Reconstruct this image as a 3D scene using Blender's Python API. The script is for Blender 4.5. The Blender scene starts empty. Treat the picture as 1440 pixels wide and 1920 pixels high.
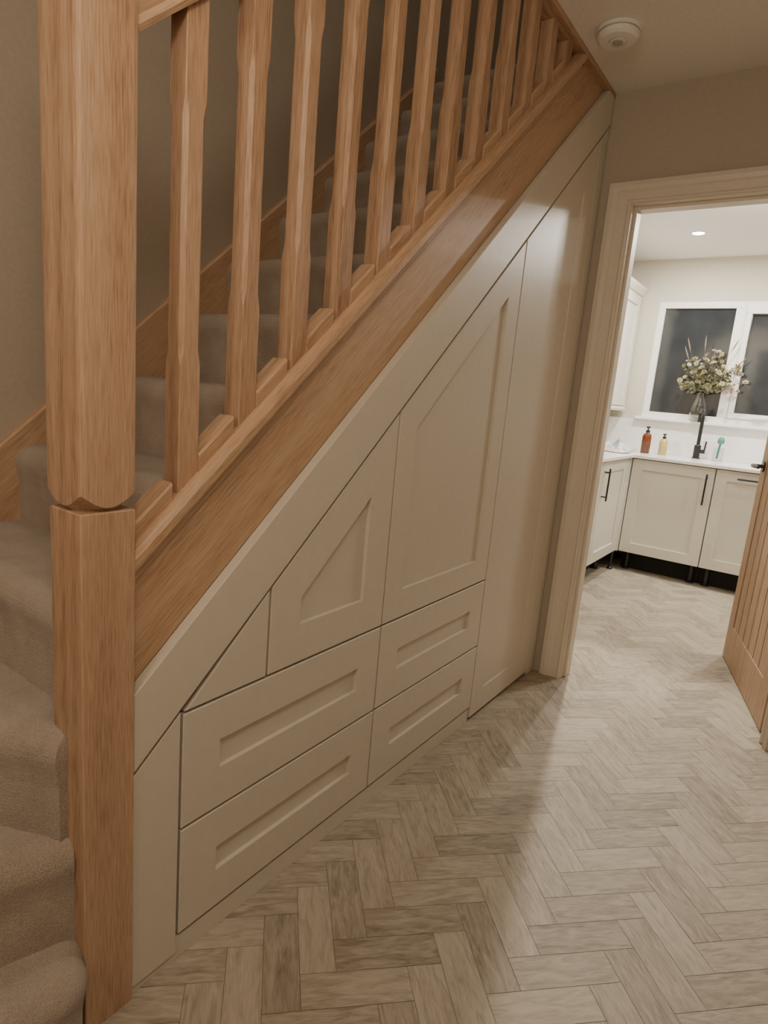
import bpy, math, random
from mathutils import Vector, Matrix
random.seed(7)
col=bpy.context.collection
B=0.8865
TH=math.atan(B)
# ------------------------------------------------------------ materials
def newmat(name):
    m=bpy.data.materials.new(name);m.use_nodes=True
    nt=m.node_tree;b=nt.nodes['Principled BSDF'];return m,nt,b
def N(nt,t,**k):
    n=nt.nodes.new(t)
    for a,v in k.items():
        if a in n.inputs: n.inputs[a].default_value=v
        else: setattr(n,a,v)
    return n
def ramp(nt,stops):
    r=nt.nodes.new('ShaderNodeValToRGB');e=r.color_ramp.elements
    while len(e)<len(stops):e.new(.5)
    for i,(p,c) in enumerate(stops):e[i].position=p;e[i].color=(*c,1)
    return r
def paint(name,c,rough=.5,bump=.0,scale=60,var=.04,spec=.5):
    m,nt,b=newmat(name);L=nt.links
    tc=N(nt,'ShaderNodeTexCoord');no=N(nt,'ShaderNodeTexNoise',Scale=scale,Detail=4.0)
    L.new(tc.outputs['Object'],no.inputs['Vector'])
    r=ramp(nt,[(.3,tuple(x*(1-var) for x in c)),(.7,tuple(min(1,x*(1+var)) for x in c))])
    L.new(no.outputs['Fac'],r.inputs[0]);L.new(r.outputs[0],b.inputs['Base Color'])
    b.inputs['Roughness'].default_value=rough;b.inputs['Specular IOR Level'].default_value=spec
    if bump:
        bp=N(nt,'ShaderNodeBump',Strength=bump,Distance=.002);L.new(no.outputs['Fac'],bp.inputs['Height']);L.new(bp.outputs[0],b.inputs['Normal'])
    return m
def oak(name,rot=(0,0,0),long=2,dark=(.25,.14,.08),mid=(.44,.275,.17),light=(.56,.385,.26),rough=.52,w1=.3):
    m,nt,b=newmat(name);L=nt.links
    tc=N(nt,'ShaderNodeTexCoord');oi=N(nt,'ShaderNodeObjectInfo')
    mp=N(nt,'ShaderNodeMapping');mp.inputs['Rotation'].default_value=rot
    L.new(tc.outputs['Object'],mp.inputs['Vector'])
    mu=N(nt,'ShaderNodeMath',operation='MULTIPLY');mu.inputs[1].default_value=37.
    L.new(oi.outputs['Random'],mu.inputs[0])
    ad=N(nt,'ShaderNodeVectorMath',operation='ADD');L.new(mp.outputs[0],ad.inputs[0]);L.new(mu.outputs[0],ad.inputs[1])
    s=[1,1,1];s[long]=.05
    m2=N(nt,'ShaderNodeMapping');m2.inputs['Scale'].default_value=s;L.new(ad.outputs[0],m2.inputs['Vector'])
    n1=N(nt,'ShaderNodeTexNoise',Scale=22.,Detail=3.,Distortion=.6);L.new(m2.outputs[0],n1.inputs['Vector'])
    n2=N(nt,'ShaderNodeTexNoise',Scale=380.,Detail=4.);L.new(m2.outputs[0],n2.inputs['Vector'])
    wv=N(nt,'ShaderNodeTexWave',Scale=9.,Distortion=9.,Detail=2.);wv.inputs['Detail Scale'].default_value=.8
    L.new(m2.outputs[0],wv.inputs['Vector'])
    r=ramp(nt,[(.28,dark),(.5,mid),(.78,light)])
    mx=N(nt,'ShaderNodeMath',operation='MULTIPLY_ADD');mx.inputs[1].default_value=w1;mx.inputs[2].default_value=(.3-w1)*.5-.08
    L.new(n1.outputs['Fac'],mx.inputs[0])
    my=N(nt,'ShaderNodeMath',operation='MULTIPLY_ADD');my.inputs[1].default_value=.78;L.new(n2.outputs['Fac'],my.inputs[0]);L.new(mx.outputs[0],my.inputs[2])
    mz=N(nt,'ShaderNodeMath',operation='MULTIPLY_ADD');mz.inputs[1].default_value=.14;L.new(wv.outputs['Fac'],mz.inputs[0]);L.new(my.outputs[0],mz.inputs[2])
    L.new(mz.outputs[0],r.inputs[0]);L.new(r.outputs[0],b.inputs['Base Color'])
    b.inputs['Roughness'].default_value=rough
    bp=N(nt,'ShaderNodeBump',Strength=.3,Distance=.001);L.new(n2.outputs['Fac'],bp.inputs['Height']);L.new(bp.outputs[0],b.inputs['Normal'])
    return m
M_oakV=oak('oak_vertical');M_oakS=oak('oak_sloped',rot=(-TH,0,0),long=1,dark=(.33,.195,.115),mid=(.50,.325,.20),light=(.60,.425,.285),w1=.15);M_oakY=oak('oak_lengthwise',long=1)
M_oakD=oak('oak_door',long=2,dark=(.25,.15,.085),mid=(.40,.26,.16),light=(.50,.35,.23))
M_wall=paint('wall_paint_taupe',(.45,.39,.31),.85,.12,90)
M_wallK=paint('wall_paint_kitchen',(.58,.54,.45),.85,.1,90)
M_ceil=paint('ceiling_white',(.78,.74,.67),.9,.1,80)
M_ceilK=paint('ceiling_white_kitchen',(.80,.78,.74),.9,.1,80)
M_cup=paint('greige_satin_paint',(.61,.56,.47),.42,.12,45,.02)
M_cupS=paint('greige_shadow_gap',(.015,.012,.01),.9)
M_trim=paint('cream_eggshell_trim',(.68,.62,.52),.4,.05,60,.02)
M_kit=paint('kitchen_ivory_paint',(.68,.65,.57),.4,0,40,.02)
M_white=paint('white_quartz',(.86,.85,.83),.2,0,30,.02)
M_upvc=paint('white_upvc',(.85,.84,.82),.3,0,30,.01)
M_plast=paint('white_plastic',(.78,.76,.71),.4,0,30,.01)
M_black=paint('matt_black_metal',(.015,.014,.013),.35,0,30,.02)
M_bronze=paint('dark_bronze_metal',(.03,.022,.017),.3,0,30,.02)
M_dark=paint('painted_void_shade',(.012,.011,.010),.9)  # near-black colour that paints in the shade under the kitchen units
def carpet():
    m,nt,b=newmat('taupe_wool_carpet');L=nt.links
    tc=N(nt,'ShaderNodeTexCoord')
    n1=N(nt,'ShaderNodeTexNoise',Scale=420.,Detail=3.);n2=N(nt,'ShaderNodeTexNoise',Scale=14.,Detail=3.)
    for n in(n1,n2):L.new(tc.outputs['Object'],n.inputs['Vector'])
    r=ramp(nt,[(.3,(.33,.265,.205)),(.7,(.55,.465,.38))])
    mm=N(nt,'ShaderNodeMath',operation='MULTIPLY_ADD');mm.inputs[1].default_value=.6
    m3=N(nt,'ShaderNodeMath',operation='MULTIPLY');m3.inputs[1].default_value=.4;L.new(n2.outputs['Fac'],m3.inputs[0])
    L.new(n1.outputs['Fac'],mm.inputs[0]);L.new(m3.outputs[0],mm.inputs[2]);L.new(mm.outputs[0],r.inputs[0])
    L.new(r.outputs[0],b.inputs['Base Color']);b.inputs['Roughness'].default_value=1;b.inputs['Specular IOR Level'].default_value=.1
    try:b.inputs['Sheen Weight'].default_value=.25
    except:pass
    bp=N(nt,'ShaderNodeBump',Strength=1.,Distance=.005);L.new(n1.outputs['Fac'],bp.inputs['Height']);L.new(bp.outputs[0],b.inputs['Normal'])
    return m
M_carpet=carpet()
def floor_mat():
    m,nt,b=newmat('herringbone_oak_vinyl');L=nt.links
    at=N(nt,'ShaderNodeAttribute',attribute_name='pcol');uv=N(nt,'ShaderNodeUVMap');
    mp=N(nt,'ShaderNodeMapping');mp.inputs['Scale'].default_value=(1.6,9,1);L.new(uv.outputs[0],mp.inputs['Vector'])
    n1=N(nt,'ShaderNodeTexNoise',Scale=7.,Detail=7.,Distortion=1.2);L.new(mp.outputs[0],n1.inputs['Vector'])
    mp2=N(nt,'ShaderNodeMapping');mp2.inputs['Scale'].default_value=(4,80,1);L.new(uv.outputs[0],mp2.inputs['Vector'])
    n2=N(nt,'ShaderNodeTexNoise',Scale=9.,Detail=3.);L.new(mp2.outputs[0],n2.inputs['Vector'])
    a=N(nt,'ShaderNodeMath',operation='MULTIPLY_ADD');a.inputs[1].default_value=.5;L.new(n1.outputs['Fac'],a.inputs[0])
    a2=N(nt,'ShaderNodeMath',operation='MULTIPLY_ADD');a2.inputs[1].default_value=.36;a2.inputs[2].default_value=.03;L.new(n2.outputs['Fac'],a2.inputs[0]);L.new(a2.outputs[0],a.inputs[2])
    a3=N(nt,'ShaderNodeMath',operation='MULTIPLY_ADD');a3.inputs[1].default_value=.14;L.new(at.outputs['Fac'],a3.inputs[0]);L.new(a.outputs[0],a3.inputs[2])
    r=ramp(nt,[(.32,(.15,.12,.085)),(.44,(.28,.235,.175)),(.58,(.40,.345,.27)),(.78,(.51,.45,.365))])
    L.new(a3.outputs[0],r.inputs[0]);L.new(r.outputs[0],b.inputs['Base Color'])
    b.inputs['Roughness'].default_value=.58
    bp=N(nt,'ShaderNodeBump',Strength=.3,Distance=.001);L.new(n2.outputs['Fac'],bp.inputs['Height']);L.new(bp.outputs[0],b.inputs['Normal'])
    return m
M_floor=floor_mat();M_grout=paint('plank_joint',(.10,.083,.062),.8)
def glassy(name,c,rough=.05,trans=1.):
    m,nt,b=newmat(name);b.inputs['Base Color'].default_value=(*c,1);b.inputs['Roughness'].default_value=rough
    b.inputs['Transmission Weight'].default_value=trans;b.inputs['IOR'].default_value=1.45;return m
M_nglass=paint('night_window_glass',(.028,.033,.038),.10,0,5,.25,.8)
M_vase=glassy('clear_glass',(.9,.92,.92));M_amber=paint('amber_glass',(.13,.035,.008),.12,0,30,.1)
M_soap=paint('yellow_soap_glass',(.55,.42,.16),.15,0,30,.1);M_teal=paint('teal_plastic',(.05,.25,.2),.4,0,30,.1)
M_em,nt,b=newmat('lit_downlight');b.inputs['Emission Color'].default_value=(1,.95,.88,1);b.inputs['Emission Strength'].default_value=80
# ------------------------------------------------------------ mesh helpers
WP={}
def empty(name,loc,label=None,cat=None,kind=None):
    o=bpy.data.objects.new(name,None);o.empty_display_size=.1;o.location=loc;col.objects.link(o);WP[o.name]=Vector(loc)
    tag(o,label,cat,kind);return o
def tag(o,label=None,cat=None,kind=None,group=None):
    if label:o['label']=label
    if cat:o['category']=cat
    if kind:o['kind']=kind
    if group:o['group']=group
def make(name,verts,faces,mat,parent=None,bevel=0,smooth=False,label=None,cat=None,kind=None,seg=2,angle=35,origin=None):
    xs=[v[0] for v in verts];ys=[v[1] for v in verts];zs=[v[2] for v in verts]
    o=Vector(origin) if origin else Vector(((min(xs)+max(xs))/2,(min(ys)+max(ys))/2,min(zs)))
    me=bpy.data.meshes.new(name);me.from_pydata([Vector(v)-o for v in verts],[],faces);me.update()
    import bmesh
    bm=bmesh.new();bm.from_mesh(me);bmesh.ops.recalc_face_normals(bm,faces=bm.faces);bm.to_mesh(me);bm.free()
    ob=bpy.data.objects.new(name,me);col.objects.link(ob)
    for m in (mat if isinstance(mat,list) else [mat]):me.materials.append(m)
    if parent:
        ob.parent=parent;ob.location=o-WP[parent.name]
    else:ob.location=o
    WP[ob.name]=o
    if smooth:
        for p in me.polygons:p.use_smooth=True
    if bevel:
        bv=ob.modifiers.new('b','BEVEL');bv.width=bevel;bv.segments=seg;bv.limit_method='ANGLE';bv.angle_limit=math.radians(angle)
    tag(ob,label,cat,kind);return ob
def boxvf(x0,x1,y0,y1,z0,z1):
    v=[(x0,y0,z0),(x1,y0,z0),(x1,y1,z0),(x0,y1,z0),(x0,y0,z1),(x1,y0,z1),(x1,y1,z1),(x0,y1,z1)]
    return v,[(0,3,2,1),(4,5,6,7),(0,1,5,4),(1,2,6,5),(2,3,7,6),(3,0,4,7)]
def join(parts):
    V=[];F=[]
    for v,f in parts:
        n=len(V);V+=list(v);F+=[tuple(i+n for i in q) for q in f]
    return V,F
def box(name,x0,x1,y0,y1,z0,z1,mat,parent=None,**k):
    v,f=boxvf(x0,x1,y0,y1,z0,z1);return make(name,v,f,mat,parent,**k)
def loft(rings,cap=True,closed=True):
    V=[];F=[];n=len(rings[0])
    for r in rings:V+=list(r)
    for i in range(len(rings)-1):
        for j in range(n if closed else n-1):
            a=i*n+j;b=i*n+(j+1)%n;F.append((a,b,b+n,a+n))
    if cap:F.append(tuple(range(n)));F.append(tuple(range((len(rings)-1)*n,len(rings)*n)))
    return V,F
def sweep(profile,y0,y1):
    return loft([[(x,y,w+B*y) for x,w in profile] for y in (y0,y1)])
def lathe(c,prof,n=24):
    return loft([[(c[0]+r*math.cos(2*math.pi*k/n),c[1]+r*math.sin(2*math.pi*k/n),c[2]+z) for k in range(n)] for r,z in prof])
def tube(pts,r,n=10):
    pts=[Vector(p) for p in pts];rings=[]
    rr=r if isinstance(r,(list,tuple)) else [r]*len(pts)
    for i,p in enumerate(pts):
        d=(pts[min(i+1,len(pts)-1)]-pts[max(i-1,0)]).normalized()
        a=d.cross(Vector((0,0,1)));
        if a.length<.1:a=d.cross(Vector((1,0,0)))
        a.normalize();b=d.cross(a)
        rings.append([tuple(p+(a*math.cos(2*math.pi*k/n)+b*math.sin(2*math.pi*k/n))*rr[i]) for k in range(n)])
    return loft(rings)
def inset(poly,d):
    n=len(poly);out=[]
    area=sum(poly[i][0]*poly[(i+1)%n][1]-poly[(i+1)%n][0]*poly[i][1] for i in range(n))
    s=1 if area>0 else -1
    L=[]
    for i in range(n):
        a=Vector(poly[i]);b=Vector(poly[(i+1)%n]);t=(b-a).normalized();nr=Vector((-t.y,t.x))*s
        L.append((a+nr*d,t))
    for i in range(n):
        p,t=L[i-1];q,u=L[i]
        cr=t.x*u.y-t.y*u.x
        k=((q-p).x*u.y-(q-p).y*u.x)/cr
        out.append(tuple(p+t*k))
    return out
def shaker(poly,mp,frame=.095,thick=.021,depth=.010,ch=.001):
    """front panel: outer polygon, recessed centre. mp(a,b,c) c=outward"""
    O=poly;e=inset(poly,.0015);I=inset(poly,frame);I2=inset(poly,frame+ch)
    rings=[[mp(a,b,-thick) for a,b in O],[mp(a,b,-.0015) for a,b in O],[mp(a,b,0) for a,b in e],[mp(a,b,0) for a,b in I],
           [mp(a,b,-depth) for a,b in I2]]
    return loft(rings)
def slab(poly,mp,thick=.021):
    e=inset(poly,.0015)
    return loft([[mp(a,b,-thick) for a,b in poly],[mp(a,b,-.0015) for a,b in poly],[mp(a,b,0) for a,b in e]])
mx=lambda a,b,c:(c,a,b)
S=dict(kind='structure')
# ------------------------------------------------------------ floor
W=.0762
def floor():
    V=[];F=[];U=[];C=[];g=.0005
    s=W/math.sqrt(2);ox,oy=-.05,.0885
    for n in range(-120,120):
        for m in range(-30,30):
            for o in (0,1):
                if o==0:a0,a1,b0,b1=n+6*m,n+6*m+3,n,n+1
                else:a0,a1,b0,b1=n+6*m,n+6*m+1,n+1,n+4
                ca,cb=(a0+a1)/2,(b0+b1)/2
                cx=(ca-cb)*s+ox;cy=(ca+cb)*s+oy
                if not(-.86<cx<1.06 and -.5<cy<2.86) and not(-.8<cx<2.4 and 2.86<=cy<5.5):continue
                if cx<-.15 and cy<2.75:continue
                G=g/W;base=len(V)
                for a,b in((a0+G,b0+G),(a1-G,b0+G),(a1-G,b1-G),(a0+G,b1-G)):
                    V.append(((a-b)*s+ox,(a+b)*s+oy,0))
                F.append((base,base+1,base+2,base+3))
                ru,rv=random.random()*20,random.random()*20
                if o==0:U+=[(ru,rv),(ru+.2286,rv),(ru+.2286,rv+W),(ru,rv+W)]
                else:U+=[(ru,rv),(ru,rv+W),(ru+.2286,rv+W),(ru+.2286,rv)]
                C.append(random.random())
    np_=len(F)
    bv,bf=boxvf(-.95,2.5,-1.6,5.7,-.1,-.0008)
    n=len(V);V+=bv;F+=[tuple(i+n for i in q) for q in bf];U+=[(0,0)]*24;C+=[0]*6
    me=bpy.data.meshes.new('floor');me.from_pydata(V,[],F)
    uvl=me.uv_layers.new(name='UVMap')
    for i,l in enumerate(uvl.data):l.uv=U[i] if i<len(U) else(0,0)
    at=me.attributes.new('pcol','FLOAT','FACE')
    for i,c in enumerate(C):at.data[i].value=c
    me.materials.append(M_floor);me.materials.append(M_grout)
    for i,p in enumerate(me.polygons):p.material_index=0 if i<np_ else 1
    o=bpy.data.objects.new('floor',me);col.objects.link(o);o['kind']='structure'
floor()
# ------------------------------------------------------------ shell
box('wall_left',-.95,-.8,-1.6,2.86,0,2.5,M_wall,**S)
box('wall_left_upper',-.95,-.8,-1.6,3.85,2.5,5,M_wall,**S)
box('wall_back',-.95,1.2,-1.7,-1.6,0,5,M_wall,**S)
box('wall_right',1.06,1.2,-1.6,2.8,0,5,M_wall,**S)
box('wall_upper_end',-.8,1.2,3.7,3.85,2.56,5,M_wall,**S)
box('ceiling_upper',-.95,1.2,-1.7,3.85,5,5.1,M_ceil,**S)
YD=2.798;XI=.132;XJ=.920;ZI=1.99
v,f=join([boxvf(-.8,XI-.03,YD,YD+.13,0,2.4),boxvf(XJ+.03,2.5,YD,YD+.13,0,2.4),boxvf(XI-.03,XJ+.03,YD,YD+.13,ZI+.03,2.4)])
make('wall_front',v,f,M_wall,**S)
box('ceiling',.0,1.06,-1.6,YD,2.4,2.56,M_ceil,**S)
box('ceiling_kitchen',-1.0,2.5,YD,5.75,2.4,2.56,M_ceilK,**S)
box('wall_kitchen_left',-1.0,-.87,YD+.13,5.75,0,2.4,M_wallK,**S)
box('wall_kitchen_right',2.4,2.5,YD+.13,5.75,0,2.4,M_wallK,**S)
WX0,WX1,WZ0,WZ1=-.36,1.35,1.17,2.08
v,f=join([boxvf(-.87,WX0,5.6,5.75,0,2.4),boxvf(WX1,2.4,5.6,5.75,0,2.4),boxvf(WX0,WX1,5.6,5.75,0,WZ0),boxvf(WX0,WX1,5.6,5.75,WZ1,2.4)])
make('wall_kitchen_back',v,f,M_wallK,**S)
# door lining and architrave
v,f=join([boxvf(XI-.03,XI,YD-.002,YD+.132,0,ZI),boxvf(XJ,XJ+.03,YD-.002,YD+.132,0,ZI),boxvf(XI-.03,XJ+.03,YD-.002,YD+.132,ZI,ZI+.03),
  boxvf(XI,XI+.012,YD+.03,YD+.088,0,ZI-.012),boxvf(XJ-.012,XJ,YD+.03,YD+.088,0,ZI-.012),boxvf(XI,XJ,YD+.03,YD+.088,ZI-.012,ZI)])
make('trim_1',v,f,M_trim,bevel=.0015,**S)
def architrave(name,ysgn,y):
    P=[(0,0),(0,.012),(.006,.016),(.012,.012),(.045,.013),(.052,.019),(.07,.021),(.088,.018),(.092,.012),(.092,0)]
    rings=[]
    a,b,t=XI-.006,XJ+.006,ZI+.006
    def ring(fx):return [fx(d,h) for d,h in P]
    rings.append(ring(lambda d,h:(a-d,y+ysgn*h,0)))
    rings.append(ring(lambda d,h:(a-d,y+ysgn*h,t+d*.85)))
    rings.append(ring(lambda d,h:(b+d,y+ysgn*h,t+d*.85)))
    rings.append(ring(lambda d,h:(b+d,y+ysgn*h,0)))
    v,f=loft(rings);make(name,v,f,M_trim,**S)
architrave('trim_2',-1,YD)
architrave('trim_3',1,YD+.13)
box('trim_4',.99,1.06,2.25,2.33,0,2.05,M_oakV,bevel=.003,**S)
# stairwell edge trim in oak
v,f=join([boxvf(-.085,.006,-1.6,YD,2.385,2.402),boxvf(-.02,-.0005,-1.6,YD,2.4,2.6)])
make('trim_5',v,f,M_oakY,bevel=.003,**S)
# ------------------------------------------------------------ staircase
st=empty('staircase',(-.4,1.5,0),'oak staircase with taupe carpeted treads and oak balustrade','staircase')
R_=.197
yn=lambda n:(n*R_-.165)/B
def nose(zt,z0):
    r=.046;P=[(-.004,z0),(-.003,zt-.10),(.0,zt-.075)]
    for i in range(9):
        a=-.2+ (math.pi/2+.2)*i/8
        P.append((.005-r+r*math.cos(a),zt-r+r*math.sin(a)))
    return P
def step(n,plan_front,back):
    p0,p1=[Vector(p) for p in plan_front];t=(p1-p0).normalized()
    cen=sum([Vector(b) for b in back],Vector((0,0)))/len(back)
    nr=Vector((t.y,-t.x))
    if nr.dot(cen-p0)>0:nr=-nr
    zt=n*R_;z0=zt-R_-.02 if n>1 else 0
    rings=[]
    for o,z in nose(zt,z0):
        q0=p0+nr*o;q1=p1+nr*o
        rings.append([(q0.x,q0.y,z),(q1.x,q1.y,z)]+[(b[0],b[1],z) for b in back])
    v,f=loft(rings);make('step',v,f,M_carpet,st)
XL,XR=-.779,-.053
for n in range(4,13):
    step(n,((XR,yn(n)),(XL,yn(n))),[(XL,yn(n+1)+.03),(XR,yn(n+1)+.03)])
step(13,((XR,yn(13)),(XL,yn(13))),[(XL,3.6),(XR,3.6)])
step(3,((-.045,.648),(-.779,.305)),[(-.779,.75),(-.053,.75)])
step(2,((-.025,.664),(-.255,-.09)),[(-.779,-.09),(-.779,.6),(-.09,.72)])
def step1():
    zt=R_
    cx,cy,r=.0,.61,.05
    base=[(.052,-.09)]+[(cx+r*math.cos(a),cy+r*math.sin(a)) for a in [0,.3,.6,.9,1.2,1.5]]+[(-.05,.70),(-.779,.70),(-.779,-.09)]
    rings=[]
    for o,z in nose(zt,0):
        q=inset(base,-o);rings.append([(a,b,z) for a,b in q])
    v,f=loft(rings);make('step',v,f,M_carpet,st)
step1()
# outer string, base rail
v,f=sweep([(-.052,-.03),(-.020,-.03),(-.020,.168),(-.052,.168)],.755,2.79);make('outer_string',v,f,M_oakS,st,bevel=.0015)
prof=[(-.058,.163),(-.016,.163),(-.012,.170),(-.012,.180),(-.003,.188),(.002,.196),(.002,.214),(-.006,.226),(-.014,.229),(-.086,.229),(-.086,.19),(-.07,.18)]
v,f=sweep(prof,.757,2.46);make('base_rail',v,f,M_oakS,st)
# wall string
v,f=sweep([(-.80,-.15),(-.779,-.15),(-.779,.195),(-.784,.202),(-.80,.202)],.70,2.72);make('wall_string',v,f,M_oakS,st)
box('wall_string',-.80,-.779,-.1,.70,.0,.822,M_oakY,st)
# balusters
def baluster(y,zb,ztop,top_sq):
    h=.0212;x=-.044;c=.0072
    def sq(z,e):
        e=max(e,.0012)
        return [(x+a,y+b,z) for a,b in [(-h+e,-h),(h-e,-h),(h,-h+e),(h,h-e),(h-e,h),(-h+e,h),(-h,h-e),(-h,-h+e)]]
    rings=[sq(zb,0)]
    z1=min(zb+.24,ztop-.001)
    rings.append(sq(z1,0))
    if ztop>z1+.1:
        for t in(.25,.5,.75,1):rings.append(sq(z1+.028*t,c*(t**.6)))
        if top_sq<ztop-.02:
            for t in(1,.75,.5,.25):rings.append(sq(top_sq-.028*t,c*(t**.6)))
            rings.append(sq(top_sq,0))
            rings.append(sq(ztop,0))
        else:rings.append(sq(ztop,c))
    else:rings.append(sq(ztop,0))
    v,f=loft(rings);return make('baluster',v,f,M_oakV,st)
HB=1.0
FP=[(-.066,.227),(-.020,.227),(-.020,.257),(-.024,.262),(-.062,.262),(-.066,.257)]
for k in range(12):
    y=.880+.1346*k
    zb=.215+B*(y-.02)
    zt=min(HB+.012+B*y,2.388)
    if zt-zb>.05:baluster(y,zb,zt,HB-.14+B*y)
    if y+.114<2.46:
        v,f=sweep(FP,y+.0215,y+.1346-.034);make('fillet',v,f,M_oakS,st)
v,f=sweep(FP,.758,.880-.034);make('fillet',v,f,M_oakS,st)
# handrail
pr=[(-.03,0),(.03,0),(.034,.008),(.03,.018),(.034,.032),(.031,.05),(.02,.064),(0,.07),(-.02,.064),(-.031,.05),(-.034,.032),(-.03,.018),(-.034,.008)]
pr=[(-.044+a,HB+b*1.25) for a,b in pr]
v,f=sweep(pr,.757,1.55);make('handrail',v,f,M_oakS,st,smooth=False)
# newel
NX,NY,h=-.0415,.712,.0465
def newel():
    parts=[]
    def sq(z,c,hh):
        P=[(-hh+c,-hh),(hh-c,-hh),(hh,-hh+c),(hh,hh-c),(hh-c,hh),(-hh+c,hh),(-hh,hh-c),(-hh,-hh+c)]
        return [(NX+a,NY+b,z) for a,b in P]
    parts.append(loft([sq(0,.0015,h),sq(.976,.0015,h),sq(.978,.003,h-.0015)]))
    parts.append(lathe((NX,NY,.975),[(.036,0),(.036,.03)],24))
    n=12
    hh=.0465
    per=[]
    for s in range(4):
        for i in range(n):
            t=-1+2*i/n
            a,b=hh*t,-hh
            ang=s*math.pi/2
            per.append((a*math.cos(ang)-b*math.sin(ang),a*math.sin(ang)+b*math.cos(ang)))
    def cl(p,c):
        a,b=p;m=abs(a)+abs(b);lim=2*hh-c
        if m>lim:
            k=(m-lim)/2;a-=math.copysign(k,a);b-=math.copysign(k,b)
        return a,b
    per=[cl(p,.003) for p in per]
    rmax=math.hypot(hh,hh)-.002
    zb=lambda p:.985+.022*(max(0,(math.hypot(*p)-hh)/(rmax-hh)))
    nx=lambda p:NX-.005+p[0]*(1.11)
    rings=[[(NX+.030*p[0]/math.hypot(*p),NY+.030*p[1]/math.hypot(*p),.982) for p in per],
           [(NX+.041*p[0]/math.hypot(*p),NY+.041*p[1]/math.hypot(*p),.982) for p in per],
           [(nx(p),NY+p[1],zb(p)) for p in per],[(nx(p),NY+p[1],1.9) for p in per]]
    parts.append(loft(rings))
    v,f=join(parts);make('newel_post',v,f,M_oakV,st)
newel()
# ------------------------------------------------------------ under-stair storage
cb=empty('storage_cupboard',(-.1,1.77,0),'greige painted shaker storage cupboards fitted beneath oak stairs','cupboard')
Y0,Y1,Y2,Y3,Y4,Y5=.760,.8635,1.0837,1.517,2.161,2.715
Z2,Z3,Z4=.059,.308,.5634
A=-.1919;g=.0031
zs=lambda y:A+B*y
v,f=loft([[(x,y,z) for y,z in [(Y0,.0),(2.79,.0),(2.79,zs(2.79)+.1),(Y0,zs(Y0)+.1)]] for x in(-.045,-.0225)])
make('carcass',v,f,M_cupS,cb)
v,f=loft([[(x,y,w+B*y) for y,w in [(Y0,A+.008),(2.79,A+.008),(2.79,-.031),(Y0,-.031)]] for x in(-.0222,.003)])
make('sloping_trim',v,f,M_cup,cb,bevel=.002)
box('plinth',-.0222,-.004,Y0,Y4-g,.0,Z2-.006,M_cup,cb,bevel=.001)
def panel(name,poly,sh=True,**k):
    v,f=(shaker(poly,mx,**k) if sh else slab(poly,mx));return make(name,v,f,M_cup,cb)
panel('side_panel',[(Y0,Z2-.04),(Y1-g,Z2-.04),(Y1-g,zs(Y1-g)-g),(Y0,zs(Y0)-g)],False)
panel('infill_panel',[(Y1+.006,Z4+g),(Y2-g,Z4+g),(Y2-g,zs(Y2)-.004)],False)
for a,b,c,d in[(Y1,Y3,Z3,Z4),(Y1,Y3,Z2,Z3),(Y3,Y4,Z3,Z4),(Y3,Y4,Z2,Z3)]:
    dr=panel('drawer',[(a+g,c+g),(b-g,c+g),(b-g,d-g),(a+g,d-g)],frame=.092)
for a,b,c in[(Y2,Y3,Z4),(Y3,Y4,Z4),(Y4,Y5,.012)]:
    panel('cupboard_door',[(a+g,c+g),(b-g,c+g),(b-g,zs(b-g)-g),(a+g,zs(a+g)-g)],depth=.003 if a==Y4 else .010,frame=.084 if a==Y3 else .094)
v,f=slab([(Y5+g,0),(2.79,0),(2.79,zs(2.79)),(Y5+g,zs(Y5)-g)],mx);make('end_panel',v,f,M_cup,cb)
# ------------------------------------------------------------ smoke detector
SX,SY=.126,2.385
sd=empty('smoke_detector',(SX,SY,2.36),'round white smoke alarm fixed to the ceiling','smoke alarm')
c=(SX,SY,2.4)
v,f=lathe(c,[(.0,0),(.070,0),(.070,-.008),(.067,-.010),(.0,-.010)],40);make('base_plate',v,f,M_plast,sd,smooth=False)
v,f=lathe(c,[(.0,-.010),(.060,-.010),(.060,-.014),(.066,-.015),(.064,-.026),(.056,-.032),(.030,-.034),(.029,-.031),(.026,-.031),(.025,-.035),(.0,-.036)],40);make('alarm_cover',v,f,M_plast,sd)
v,f=lathe((SX,SY,2.3645),[(.0,0),(.017,0),(.017,-.002),(.0,-.003)],24);make('test_button',v,f,paint('grey_button',(.42,.40,.36),.5),sd)
# ------------------------------------------------------------ oak door into kitchen
dr=empty('door_1',(.902,2.925,0),kind='structure',label='open oak ledged door with vertical grooves and dark handle',cat='door')
dr.rotation_euler=(0,0,math.atan2(.81,-.235))
WP[dr.name]=Vector((0,0,0))
DW,DH=.82,1.975
parts=[boxvf(.0,.10,-.04,0,.006,DH),boxvf(DW-.095,DW,-.04,0,.006,DH),boxvf(.1,DW-.095,-.04,0,.006,.19),boxvf(.1,DW-.095,-.04,0,DH-.11,DH)]
nb=6;w=(DW-.195)/nb
for i in range(nb):
    x0=.1+i*w
    parts.append(loft([[(x0+.0008,-.020,z),(x0+.0065,-.004,z),(x0+w-.0065,-.004,z),(x0+w-.0008,-.020,z),(x0+w-.0008,-.021,z),(x0+w-.0065,-.036,z),(x0+.0065,-.036,z),(x0+.0008,-.021,z)] for z in(.18,DH-.1)]))
v,f=join(parts);make('door_leaf',v,f,M_oakD,dr,bevel=.0008)
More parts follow.
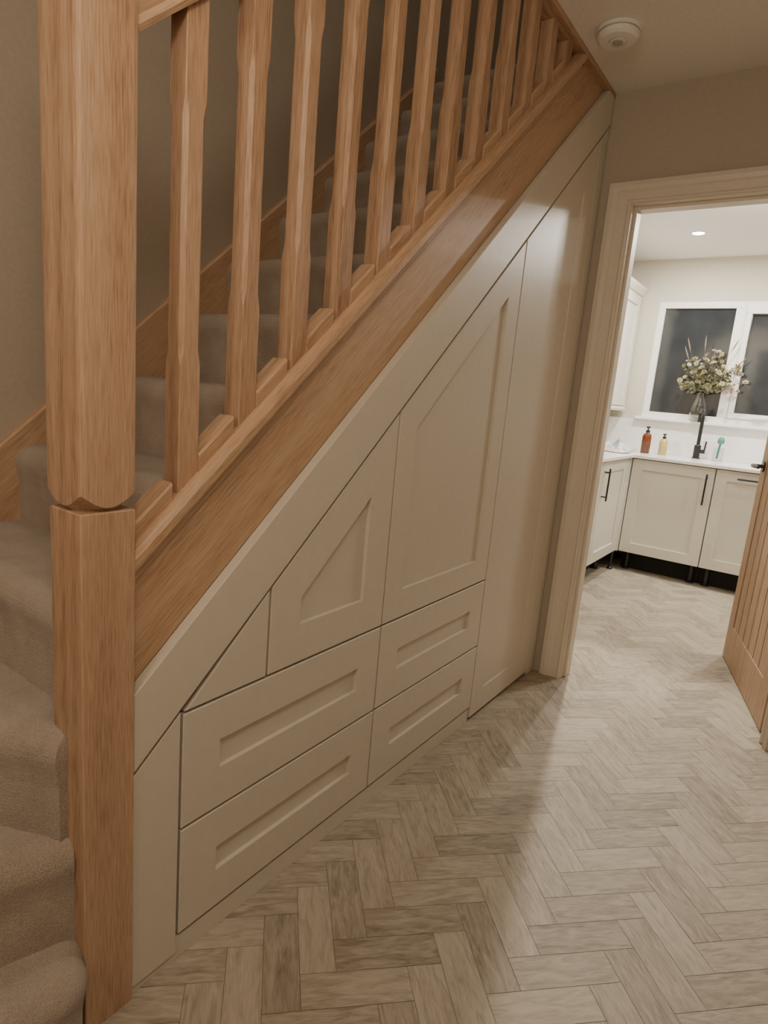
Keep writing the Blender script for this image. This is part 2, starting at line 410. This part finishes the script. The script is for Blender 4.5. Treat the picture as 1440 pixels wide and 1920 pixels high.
for s in(1,-1):
    yb=0 if s==1 else -.04
    P=[tube([(DW-.055,yb,1.0),(DW-.055,yb+s*.008,1.0)],.026,20),tube([(DW-.055,yb,1.0),(DW-.055,yb+s*.05,1.0)],.009,12),
       tube([(DW-.05,yb+s*.048,1.0),(DW-.10,yb+s*.05,1.0),(DW-.17,yb+s*.048,1.0)],[.009,.009,.007],12)]
    v,f=join(P);make('door_handle',v,f,M_bronze,dr,label='dark bronze lever handle')
# ------------------------------------------------------------ kitchen
YK=5.02
def handle(parent,p,q,out,r=.006):
    p,q,out=Vector(p),Vector(q),Vector(out);d=(q-p)
    P=[tube([p+out*.035,q+out*.035],r,10)]
    for t in(.12,.88):
        a=p+d*t;P.append(tube([a,a+out*.035],r*.8,8))
    v,f=join(P);return make('handle',v,f,M_black,parent,label='black bar handle')
def base_cab(label,x0,x1,horiz=False,hside=1):
    e=empty('base_cabinet',((x0+x1)/2,5.3,0),label,'kitchen cabinet')
    box('cabinet_body',x0,x1,YK+.022,5.58,.15,.868,M_kit,e)
    my=lambda a,b,c:(a,YK-c,b)
    v,f=shaker([(x0+.002,.15),(x1-.002,.15),(x1-.002,.862),(x0+.002,.862)],my,frame=.075)
    d=make('cabinet_door',v,f,M_kit,e)
    if horiz:handle(d,(x0+.14,YK,.815),(x0+.14+.2,YK,.815),(0,-1,0))
    else:handle(d,(x1-.045,YK,.60),(x1-.045,YK,.82),(0,-1,0))
    box('shade_board',x0,x1,YK+.14,YK+.155,.0,.15,M_dark,e,label='dark board painting in the shade beneath the unit')  # added dark board, stands in for the shade under the unit
    for lx in(x0+.05,x1-.05):
        v,f=lathe((lx,YK+.11,0),[(.028,0),(.028,.01),(.016,.02),(.016,.13),(.026,.14),(.026,.15)],14);make('leg',v,f,M_black,e)
base_cab('ivory shaker base unit with black bar handle under the sink',-.233,.327)
base_cab('ivory shaker appliance front with horizontal black handle',.331,.93,True)
base_cab('ivory shaker base unit with black bar handle',.934,1.53)
XF=-.25
for y0,y1 in[(4.34,4.95),(3.72,4.336)]:
    e=empty('base_cabinet',(-.55,(y0+y1)/2,0),'ivory shaker base unit with black bar handle on the return run','kitchen cabinet')
    box('cabinet_body',-.868,XF-.022,y0,y1,.15,.868,M_kit,e)
    mm=lambda a,b,c:(XF+c,a,b)
    v,f=shaker([(y0+.002,.15),(y1-.002,.15),(y1-.002,.862),(y0+.002,.862)],mm,frame=.075)
    d=make('cabinet_door',v,f,M_kit,e);handle(d,(XF,y0+.045,.60),(XF,y0+.045,.82),(1,0,0))
    box('shade_board',XF-.155,XF-.14,y0,y1,.0,.15,M_dark,e,label='dark board painting in the shade beneath the unit')  # same added board on the return run, shade put in as colour
    for ly in(y0+.05,y1-.05):
        v,f=lathe((XF-.11,ly,0),[(.028,0),(.028,.01),(.016,.02),(.016,.13),(.026,.14),(.026,.15)],14);make('leg',v,f,M_black,e)
e=empty('corner_filler',(-.27,5.0,0),'ivory corner filler between kitchen base units','kitchen cabinet')
v,f=join([boxvf(XF-.02,XF,4.953,5.02,.15,.868),boxvf(XF-.02,-.236,5.0,5.022,.15,.868)]);make('filler_panel',v,f,M_kit,e)
v,f=lathe((-.268,4.99,0),[(.022,0),(.022,.01),(.013,.02),(.013,.13),(.02,.14),(.02,.15)],14);make('leg',v,f,M_black,e)
v,f=loft([[(x,y,z) for x,y in [(-.868,3.70),(-.225,3.70),(-.225,4.995),(1.55,4.995),(1.55,5.598),(-.868,5.598)]] for z in(.870,.892)])
wt=make('worktop',v,f,M_white,bevel=.002,label='white quartz worktop running around the kitchen corner',cat='worktop')
make('splashback',*boxvf(-.866,1.55,5.578,5.598,.893,1.15),M_white,label='white quartz splashback below the window',cat='splashback')
# wall cabinets
for y0,y1 in[(4.98,5.575),(4.38,4.976)]:
    e=empty('wall_cabinet',(-.69,(y0+y1)/2,1.22),'ivory shaker wall cupboard with cornice','kitchen cabinet')
    box('cabinet_body',-.868,-.522,y0,y1,1.24,2.12,M_kit,e)
    mm=lambda a,b,c:(-.50+c,a,b)
    v,f=shaker([(y0+.002,1.245),(y1-.002,1.245),(y1-.002,2.115),(y0+.002,2.115)],mm,frame=.075)
    d=make('cabinet_door',v,f,M_kit,e);handle(d,(-.50,y0+.045,1.30),(-.50,y0+.045,1.48),(1,0,0))
    v,f=loft([[(x,y,z) for x,z in [(-.868,2.12),(-.50,2.12),(-.49,2.13),(-.47,2.16),(-.465,2.175),(-.868,2.175)]] for y in(y0,y1)]);make('cornice',v,f,M_kit,e)
    v,f=loft([[(x,y,z) for x,z in [(-.868,1.205),(-.495,1.205),(-.49,1.22),(-.5,1.24),(-.868,1.24)]] for y in(y0,y1)]);make('pelmet',v,f,M_kit,e)
# window
wn=empty('window_1',(.5,5.63,WZ0),kind='structure')
fr=.05;P=[boxvf(WX0,WX1,5.60,5.67,WZ0,WZ0+fr),boxvf(WX0,WX1,5.60,5.67,WZ1-fr,WZ1),boxvf(WX0,WX0+fr,5.60,5.67,WZ0+fr,WZ1-fr),boxvf(WX1-fr,WX1,5.60,5.67,WZ0+fr,WZ1-fr)]
m1=.225
P+=[boxvf(m1-.035,m1+.035,5.60,5.67,WZ0+fr,WZ1-fr),boxvf(.77,.84,5.60,5.67,WZ0+fr,WZ1-fr)]
v,f=join(P);make('window_frame',v,f,M_upvc,wn,bevel=.003)
def sash(x0,x1):
    z0,z1=WZ0+fr,WZ1-fr;s=.04
    v,f=join([boxvf(x0,x1,5.59,5.64,z0,z0+s),boxvf(x0,x1,5.59,5.64,z1-s,z1),boxvf(x0,x0+s,5.59,5.64,z0+s,z1-s),boxvf(x1-s,x1,5.59,5.64,z0+s,z1-s)])
    make('sash',v,f,M_upvc,wn,bevel=.004)
    v,f=join([boxvf((x0+x1)/2-.015,(x0+x1)/2+.015,5.578,5.592,z0+.008,z0+.030),boxvf((x0+x1)/2-.09,(x0+x1)/2+.01,5.566,5.580,z0+.012,z0+.026)])
    make('window_handle',v,f,M_upvc,wn,bevel=.003)
sash(m1+.036,.769)
for x0,x1 in[(WX0+fr,m1-.035),(m1+.076,.729),(.84,WX1-fr)]:
    box('window_pane',x0,x1,5.625,5.632,WZ0+fr,WZ1-fr,M_nglass,wn)
box('window_sill',WX0-.04,WX1+.04,5.54,5.61,1.151,1.175,M_upvc,wn,bevel=.004)
# downlight
dl=empty('downlight',(-.024,4.88,2.39),'round recessed ceiling downlight, switched on','ceiling light')
v,f=lathe((-.024,4.88,2.4),[(.036,0),(.050,0),(.050,-.004),(.045,-.006),(.036,-.003)],28);make('downlight_rim',v,f,M_upvc,dl)
v,f=lathe((-.024,4.88,2.399),[(.0,0),(.036,0),(.036,-.002),(.0,-.002)],20);make('bulb',v,f,M_em,dl)
# tap
tp=empty('tap',(.12,5.46,.892),'matt black kitchen mixer tap behind the sink','tap')
v,f=join([lathe((.12,5.46,.892),[(.03,0),(.03,.008),(.024,.01),(.024,.10),(.020,.105)],20),
  tube([(.12,5.46,.99),(.12,5.46,1.20),(.12,5.455,1.235),(.12,5.43,1.265),(.12,5.38,1.275),(.12,5.33,1.262),(.12,5.31,1.235),(.12,5.308,1.17)],.013,12)])
make('tap_body',v,f,M_black,tp)
v,f=join([tube([(.14,5.46,.95),(.175,5.46,.95)],.015,12),tube([(.168,5.46,.95),(.175,5.455,1.03)],.006,8)]);make('tap_lever',v,f,M_black,tp)
sk=empty('sink',(.05,5.28,.89),'undermounted white sink set in the worktop','sink')
v,f=loft([[(x,y,.8935) for x,y in p] for p in ([(-.17,5.12),(.30,5.12),(.30,5.42),(-.17,5.42)],[(-.155,5.135),(.285,5.135),(.285,5.405),(-.155,5.405)])],cap=False)
make('sink_rim',v,f,M_plast,sk)
# bottles
def dispenser(x,y,r,hh,mat,label):
    e=empty('soap_dispenser',(x,y,.892),label,'bottle')
    v,f=lathe((x,y,.892),[(0,0),(r,0),(r,hh*.62),(r*.85,hh*.70),(r*.4,hh*.76),(r*.4,hh*.80),(0,hh*.80)],20);make('bottle',v,f,mat,e,smooth=True)
    v,f=join([lathe((x,y,.892),[(r*.45,hh*.78),(r*.45,hh*.86),(r*.15,hh*.87),(r*.15,hh*.96)],12),tube([(x,y,.892+hh*.96),(x-.0,y-.035,.892+hh*.95)],.006,8),lathe((x,y,.892),[(0,hh*.94),(r*.4,hh*.94),(r*.4,hh),(0,hh)],12)])
    make('pump',v,f,M_black,e)
dispenser(-.235,5.36,.034,.21,M_amber,'amber glass bottle with black pump')
dispenser(-.115,5.40,.031,.165,M_soap,'clear bottle of yellow hand soap with pump')
e=empty('brush_pot',(.265,5.47,.892),'small pot holding teal washing up brush','pot')
v,f=lathe((.265,5.47,.892),[(0,0),(.035,0),(.038,.10),(.035,.10),(.032,.01),(0,.01)],20);make('pot',v,f,M_vase,e)
v,f=join([tube([(.26,5.47,.91),(.27,5.46,1.02)],.007,8),lathe((.272,5.458,1.02),[(0,0),(.022,.005),(.025,.03),(.016,.05),(0,.055)],14)]);make('brush',v,f,M_teal,e)
# cloth
M_cloth,nt,b=newmat('patterned_tea_towel')
tc=N(nt,'ShaderNodeTexCoord');vo=N(nt,'ShaderNodeTexVoronoi',Scale=28.);nt.links.new(tc.outputs['Object'],vo.inputs['Vector'])
r=ramp(nt,[(.0,(.75,.75,.74)),(.4,(.70,.72,.76)),(.5,(.25,.4,.6)),(.7,(.75,.55,.25))]);nt.links.new(vo.outputs['Color'],r.inputs[0]);nt.links.new(r.outputs[0],b.inputs['Base Color'])
n=16;V=[];F=[]
for i in range(n):
    for j in range(n):
        u,w=i/(n-1),j/(n-1)
        z=.897+.09*abs(math.sin(u*5+w*2))*math.sin(math.pi*u)*math.sin(math.pi*w)+.03*random.random()*math.sin(math.pi*u)*math.sin(math.pi*w)
        V.append((-.56+.26*u+.02*math.sin(w*7),4.98+.45*w+.02*math.sin(u*6),z))
for i in range(n-1):
    for j in range(n-1):a=i*n+j;F.append((a,a+1,a+n+1,a+n))
t=make('tea_towel',V,F,M_cloth,smooth=True,label='crumpled patterned tea towel on the worktop',cat='cloth')
# vase and bouquet
vx,vy,vz=.06,5.553,1.176
vs=empty('vase',(vx,vy,vz),'clear glass vase on the window sill','vase')
v,f=lathe((vx,vy,vz),[(0,0),(.036,0),(.054,.035),(.060,.085),(.052,.13),(.030,.18),(.027,.205),(.036,.225),(.033,.225),(.024,.205),(.027,.18),(.049,.13),(.057,.085),(.051,.035),(.033,.006),(0,.006)],32)
make('vase_body',v,f,M_vase,vs,smooth=True)
bq=empty('dried_bouquet',(vx,vy,vz+.01),'dried flower bouquet with cream blooms, greenery and grasses','flowers')
M_stem=paint('dried_stem',(.16,.14,.07),.8);M_leaf=paint('dusty_green_leaf',(.21,.22,.13),.8,0,30,.3)
pet=[paint('cream_petal',(.52,.46,.28),.8),paint('pink_petal',(.38,.24,.20),.8),paint('olive_petal',(.32,.30,.14),.8),paint('white_petal',(.66,.60,.48),.8)]
M_plume=paint('dried_grass_plume',(.24,.18,.13),.9)
stems=[];leaves=[];heads=[];plumes=[]
for i in range(110):
    a=random.uniform(0,2*math.pi);sp=random.uniform(.0,1.)**.6
    hx=math.cos(a)*sp*.25+.055;hy=-abs(math.sin(a))*sp*.13+.01;hz=.21+.27*random.random()*(1.2-.5*sp)+.02
    if i<7:hz+=.13;hx*=1.1
    base=Vector((vx,vy,vz+.03));neck=Vector((vx+hx*.04,vy+hy*.04,vz+.21));tip=Vector((vx+hx,vy+hy,vz+hz))
    mid=(neck+tip)/2+Vector((0,0,.02))
    stems.append(tube([base,neck,mid,tip],.0013,5))
    for q in range(7):
        t=random.uniform(.2,.95);c=neck.lerp(tip,t);d=Vector((random.uniform(-1,1),random.uniform(-1,.3),random.uniform(-.2,1))).normalized()*random.uniform(.02,.042)
        sdv=d.cross(Vector((random.random(),random.random(),random.random()))).normalized()*.008
        leaves.append(([tuple(c),tuple(c+d*.5+sdv),tuple(c+d),tuple(c+d*.5-sdv)],[(0,1,2,3)]))
    if i<7:plumes.append(tip)
    elif len(heads)<95:heads.append(tip)
v,f=join(stems);s=make('stems',v,f,M_stem,bq);s['kind']='stuff'
v,f=join(leaves);s=make('leaves',v,f,M_leaf,bq);s['kind']='stuff'
def flower(r):
    P=[];
    for lay,(k,el) in enumerate([(7,.15),(6,.6),(5,1.1)]):
        for i in range(k):
            a=2*math.pi*(i+.4*lay)/k;d=Vector((math.cos(a)*math.cos(el),math.sin(a)*math.cos(el),math.sin(el)));s=Vector((-math.sin(a),math.cos(a),0))
            L=r*(1-.15*lay);n=Vector((0,0,.1*r))
            P.append(([(0,0,0),tuple(d*L*.55+s*L*.32+n),tuple(d*L),tuple(d*L*.55-s*L*.32+n)],[(0,1,2,3)]))
    return join(P)
fm=[]
for m in pet:
    v,f=flower(.022);me=bpy.data.meshes.new('flower_head');me.from_pydata([tuple(p) for p in v],[],f);me.materials.append(m);fm.append(me)
for i,tpt in enumerate(heads):
    o=bpy.data.objects.new('flower_head',random.choice(fm[:1]*2+[fm[2]]*2+fm));col.objects.link(o);o.parent=bq;o.location=tpt-WP[bq.name]
    o.rotation_euler=(random.uniform(.2,1.5),random.uniform(-.6,.6),random.uniform(-.7,.7));o.scale=[random.uniform(.5,1.2)]*3
for tpt in plumes:
    d=(tpt-Vector((vx,vy,vz+.15))).normalized()
    P=[tube([tpt-d*.02,tpt+d*.02,tpt+d*.06,tpt+d*.09],[.0015,.005,.004,.0008],8)]
    v,f=join(P);make('grass_plume',v,f,M_plume,bq)
# ------------------------------------------------------------ lights
def area(name,loc,size,power,colr,rot=(0,0,0),spread=None):
    l=bpy.data.lights.new(name,'AREA');l.shape='DISK';l.size=size;l.energy=power;l.color=colr
    if spread:l.spread=spread
    o=bpy.data.objects.new(name,l);o.location=loc;o.rotation_euler=rot;col.objects.link(o);return o
def point(name,loc,r,power,colr):
    l=bpy.data.lights.new(name,'POINT');l.shadow_soft_size=r;l.energy=power;l.color=colr
    o=bpy.data.objects.new(name,l);o.location=loc;col.objects.link(o);return o
def spot(name,loc,tgt,ang,power,colr,r=.03):
    l=bpy.data.lights.new(name,'SPOT');l.shadow_soft_size=r;l.energy=power;l.color=colr;l.spot_size=math.radians(ang);l.spot_blend=.4
    o=bpy.data.objects.new(name,l);o.location=loc;o.rotation_euler=(Vector(tgt)-Vector(loc)).to_track_quat('-Z','Y').to_euler();col.objects.link(o);return o
warm=(1,.85,.68);neu=(1,.94,.85)
point('hall_light',(.80,.2,2.0),.12,20,warm)
point('hall_light_rear',(.5,-1.0,1.8),.15,21,warm)
area('landing_light',(-.3,1.6,4.9),.3,9,warm)
point('kitchen_light',(.6,3.9,2.2),.05,20,neu)
spot('kitchen_spotlight',(-.11,3.9,2.37),(.55,1.3,0),75,210,(1,.91,.78))
for x,y,p in[(-.024,4.88,28),(.9,4.88,25),(1.8,4.4,16)]:
    area('kitchen_light',(x,y,2.385),.07,p,neu)
w=bpy.data.worlds.new('w');bpy.context.scene.world=w;w.use_nodes=True
w.node_tree.nodes['Background'].inputs[0].default_value=(.02,.025,.04,1);w.node_tree.nodes['Background'].inputs[1].default_value=.3
# ------------------------------------------------------------ camera
cd=bpy.data.cameras.new('camera');cam=bpy.data.objects.new('camera',cd);col.objects.link(cam)
yaw,pitch,roll=-.6058,.1955,.0875
f=Vector((math.sin(yaw)*math.cos(pitch),math.cos(yaw)*math.cos(pitch),-math.sin(pitch)))
r=Vector((math.cos(yaw),-math.sin(yaw),0));u=r.cross(f);c_,s_=math.cos(roll),math.sin(roll)
r,u=c_*r+s_*u,-s_*r+c_*u
cam.matrix_world=Matrix(((r.x,u.x,-f.x,.9001),(r.y,u.y,-f.y,.1805),(r.z,u.z,-f.z,1.2045),(0,0,0,1)))
cd.sensor_fit='VERTICAL';cd.sensor_height=24;cd.lens=14.4;cd.clip_start=.02
bpy.context.scene.camera=cam
